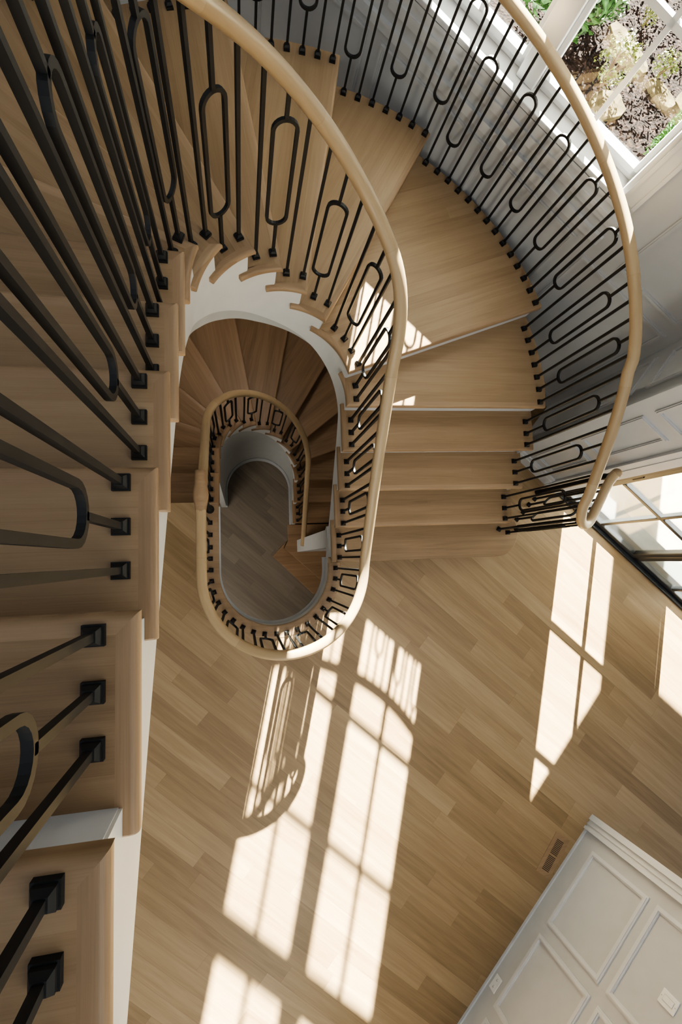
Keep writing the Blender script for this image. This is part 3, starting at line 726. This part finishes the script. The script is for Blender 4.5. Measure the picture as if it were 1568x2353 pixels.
# mulch chips
bm = bmesh.new()
for _ in range(5200):
    u_, n_ = random.uniform(-1.6, 1.4), random.uniform(3.6, 9.5)
    x, y = un(u_, n_); a = random.uniform(0, pi); l, w_ = random.uniform(.015, .05), random.uniform(.006, .016); tl = random.uniform(-.02, .02)
    c, s = cos(a), sin(a); z = ZG + random.uniform(.004, .035)
    bm.faces.new([bm.verts.new((x + p * c - q * s, y + p * s + q * c, z + tl * (1 if p > 0 else -1))) for p, q in ((-l, -w_), (l, -w_), (l, w_), (-l, w_))])
tag(obj('mulch', bm, M_MULCH), 'brown bark mulch chips covering the garden bed outside the window', 'mulch', kind='stuff')
def shrub(name, label, x, y, h, r, nleaf, ls, mat, stems=5, wide=1.0, flat=False, zc=.55, boxy=None, ang=0):
    o = empty(name, label, 'shrub', (x, y, ZG))
    bm = bmesh.new()
    for i in range(stems):
        a = random.uniform(0, 2 * pi); e = r * random.uniform(.3, .8)
        sweep(bm, [(0, 0, 0), (e * .4 * cos(a), e * .4 * sin(a), h * .4), (e * cos(a), e * sin(a), h * .8)], circ(.010, 6), up=Vector((.3, .9, .1)))
    obj('stems', bm, M_BARK, o)
    bm = bmesh.new()
    for _ in range(nleaf):
        if boxy:
            p = Vector((random.uniform(-boxy[0], boxy[0]), random.uniform(-boxy[1], boxy[1]), h * random.uniform(.15, 1)))
            p.xy = (p.x * cos(ang) - p.y * sin(ang), p.x * sin(ang) + p.y * cos(ang)); d = Vector((random.gauss(0, 1), random.gauss(0, 1), random.uniform(.2, 1.2)))
        else:
            d = Vector((random.gauss(0, 1), random.gauss(0, 1), random.gauss(.25, .8))); d.normalize()
            q = random.uniform(.55, 1); p = Vector((d.x * r * q * wide, d.y * r * q, h * zc + d.z * h * .48 * q))
            if p.z < .03: continue
        d.normalize(); t = Vector((random.gauss(0, 1), random.gauss(0, 1), random.gauss(0, .5))); t -= d * t.dot(d) * .6; t.normalize(); s = t.cross(d); s.normalize()
        l = ls * random.uniform(.7, 1.2); w_ = l * .2
        v = [bm.verts.new(p + t * a + s * b + d * c) for a, b, c in ((-l / 2, 0, 0), (0, w_, .01), (l / 2, 0, -.01), (0, -w_, .01))]
        bm.faces.new(v)
    obj('foliage', bm, mat, o)
    return o
shrub('broadleaf_shrub', 'dense shrub with long glossy leaves outside the left window sash', 3.40, 5.75, 1.0, .55, 1300, .15, M_LEAF, 8)
shrub('small_shrub', 'sparse yellow-green shrub in the mulch nearest the handrail', 4.05, 5.15, .55, .26, 330, .06, M_LEAFY, 7)
shrub('leafy_shrub', 'loose green shrub in shade behind the window mullion', 3.98, 5.95, .65, .30, 420, .09, M_LEAF, 6)
shrub('sprout', 'small green sprout beside the thin window bar', 4.83, 5.42, .30, .15, 150, .06, M_LEAFY, 4)
shrub('sprout', 'tiny yellow-green seedling farther out in the mulch', 4.72, 6.05, .22, .10, 70, .05, M_LEAFY, 3)
shrub('clipped_hedge', 'low clipped green hedge at the right edge of the window', 4.92, 4.62, .42, .3, 2200, .055, M_HEDGE, 4, boxy=(.48, .15), ang=.80)
def slab(label, x, y, a, w_, d_, z=.03):  # flat tan slabs; most stand in for sunlight reflected onto the mulch
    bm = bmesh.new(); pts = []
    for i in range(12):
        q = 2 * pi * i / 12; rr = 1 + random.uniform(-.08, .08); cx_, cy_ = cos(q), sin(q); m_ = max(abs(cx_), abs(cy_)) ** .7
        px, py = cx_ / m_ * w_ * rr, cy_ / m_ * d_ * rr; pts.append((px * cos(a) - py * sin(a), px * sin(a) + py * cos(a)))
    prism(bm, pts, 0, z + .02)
    tag(obj('stone_and_light_slab', bm, M_STONE_LIGHT, bevel=.008, loc=(x, y, ZG)), label, 'stone or light slab', 'flat stones and reflected light slabs in the mulch')
slab('long flat tan slab standing in for reflected sunlight in the middle of the mulch bed', 4.47, 5.72, -.95, .34, .11)
slab('flat tan slab for reflected sunlight between the thin window bar and the sprout', 4.86, 5.2, -.9, .20, .11)
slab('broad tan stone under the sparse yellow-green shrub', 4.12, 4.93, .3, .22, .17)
slab('pale tan slab for reflected sunlight beside the clipped hedge', 5.25, 5.08, -.6, .2, .16)
# ------------------------------------------------------------------ light
w = bpy.data.worlds.new('world'); SC.world = w; w.use_nodes = True
bg = w.node_tree.nodes['Background']; bg.inputs[0].default_value = (.86, .93, 1.0, 1); bg.inputs[1].default_value = .38
def lamp(name, typ, loc, energy, col=(1, 1, 1), **k):
    l = bpy.data.lights.new(name, typ); l.energy = energy; l.color = col
    for a, v in k.items(): setattr(l, a, v)
    o = bpy.data.objects.new(name, l); COL.objects.link(o); o.location = loc; return o
sun = lamp('sun', 'SUN', (3, 8, 8), 130, (1, .965, .83), angle=radians(.55))
el = atan2(.605, 1)
d = Vector((-.2152 * cos(el), -.9766 * cos(el), -sin(el))); sun.rotation_euler = d.to_track_quat('-Z', 'Y').to_euler()
ar = lamp('hall_fill', 'AREA', (2.6, -2.2, 6.3), 48, (.95, .98, 1), shape='DISK', size=3.5)  # unseen overhead fill added to brighten the hall
lamp('basement_fill', 'AREA', (-1.6, -1.2, -.40), 60, (1, .95, .88), shape='DISK', size=1.6)  # added fill that lifts the dark basement
lamp('soffit_fill', 'AREA', (.3, 2.2, .78), 9, (1, .93, .84), shape='DISK', size=.5)  # hidden fill under the soffit, added to brighten the lower treads
# ------------------------------------------------------------------ camera
cam = bpy.data.cameras.new('camera'); co = bpy.data.objects.new('camera', cam); COL.objects.link(co); SC.camera = co
cam.sensor_fit = 'VERTICAL'; cam.sensor_height = 36; cam.lens = 36 * 1120 / 2353; cam.clip_start = .02; cam.clip_end = 200
Rm = Matrix.Rotation(-.037519, 4, 'Z') @ Matrix.Rotation(-.200658, 4, 'Y') @ Matrix.Rotation(.098452, 4, 'X')
co.matrix_world = Matrix.Translation((0, 0, CAMZ)) @ Rm
SC.view_settings.view_transform = 'AgX'
SC.view_settings.look = 'AgX - Medium High Contrast'
SC.view_settings.exposure = .4
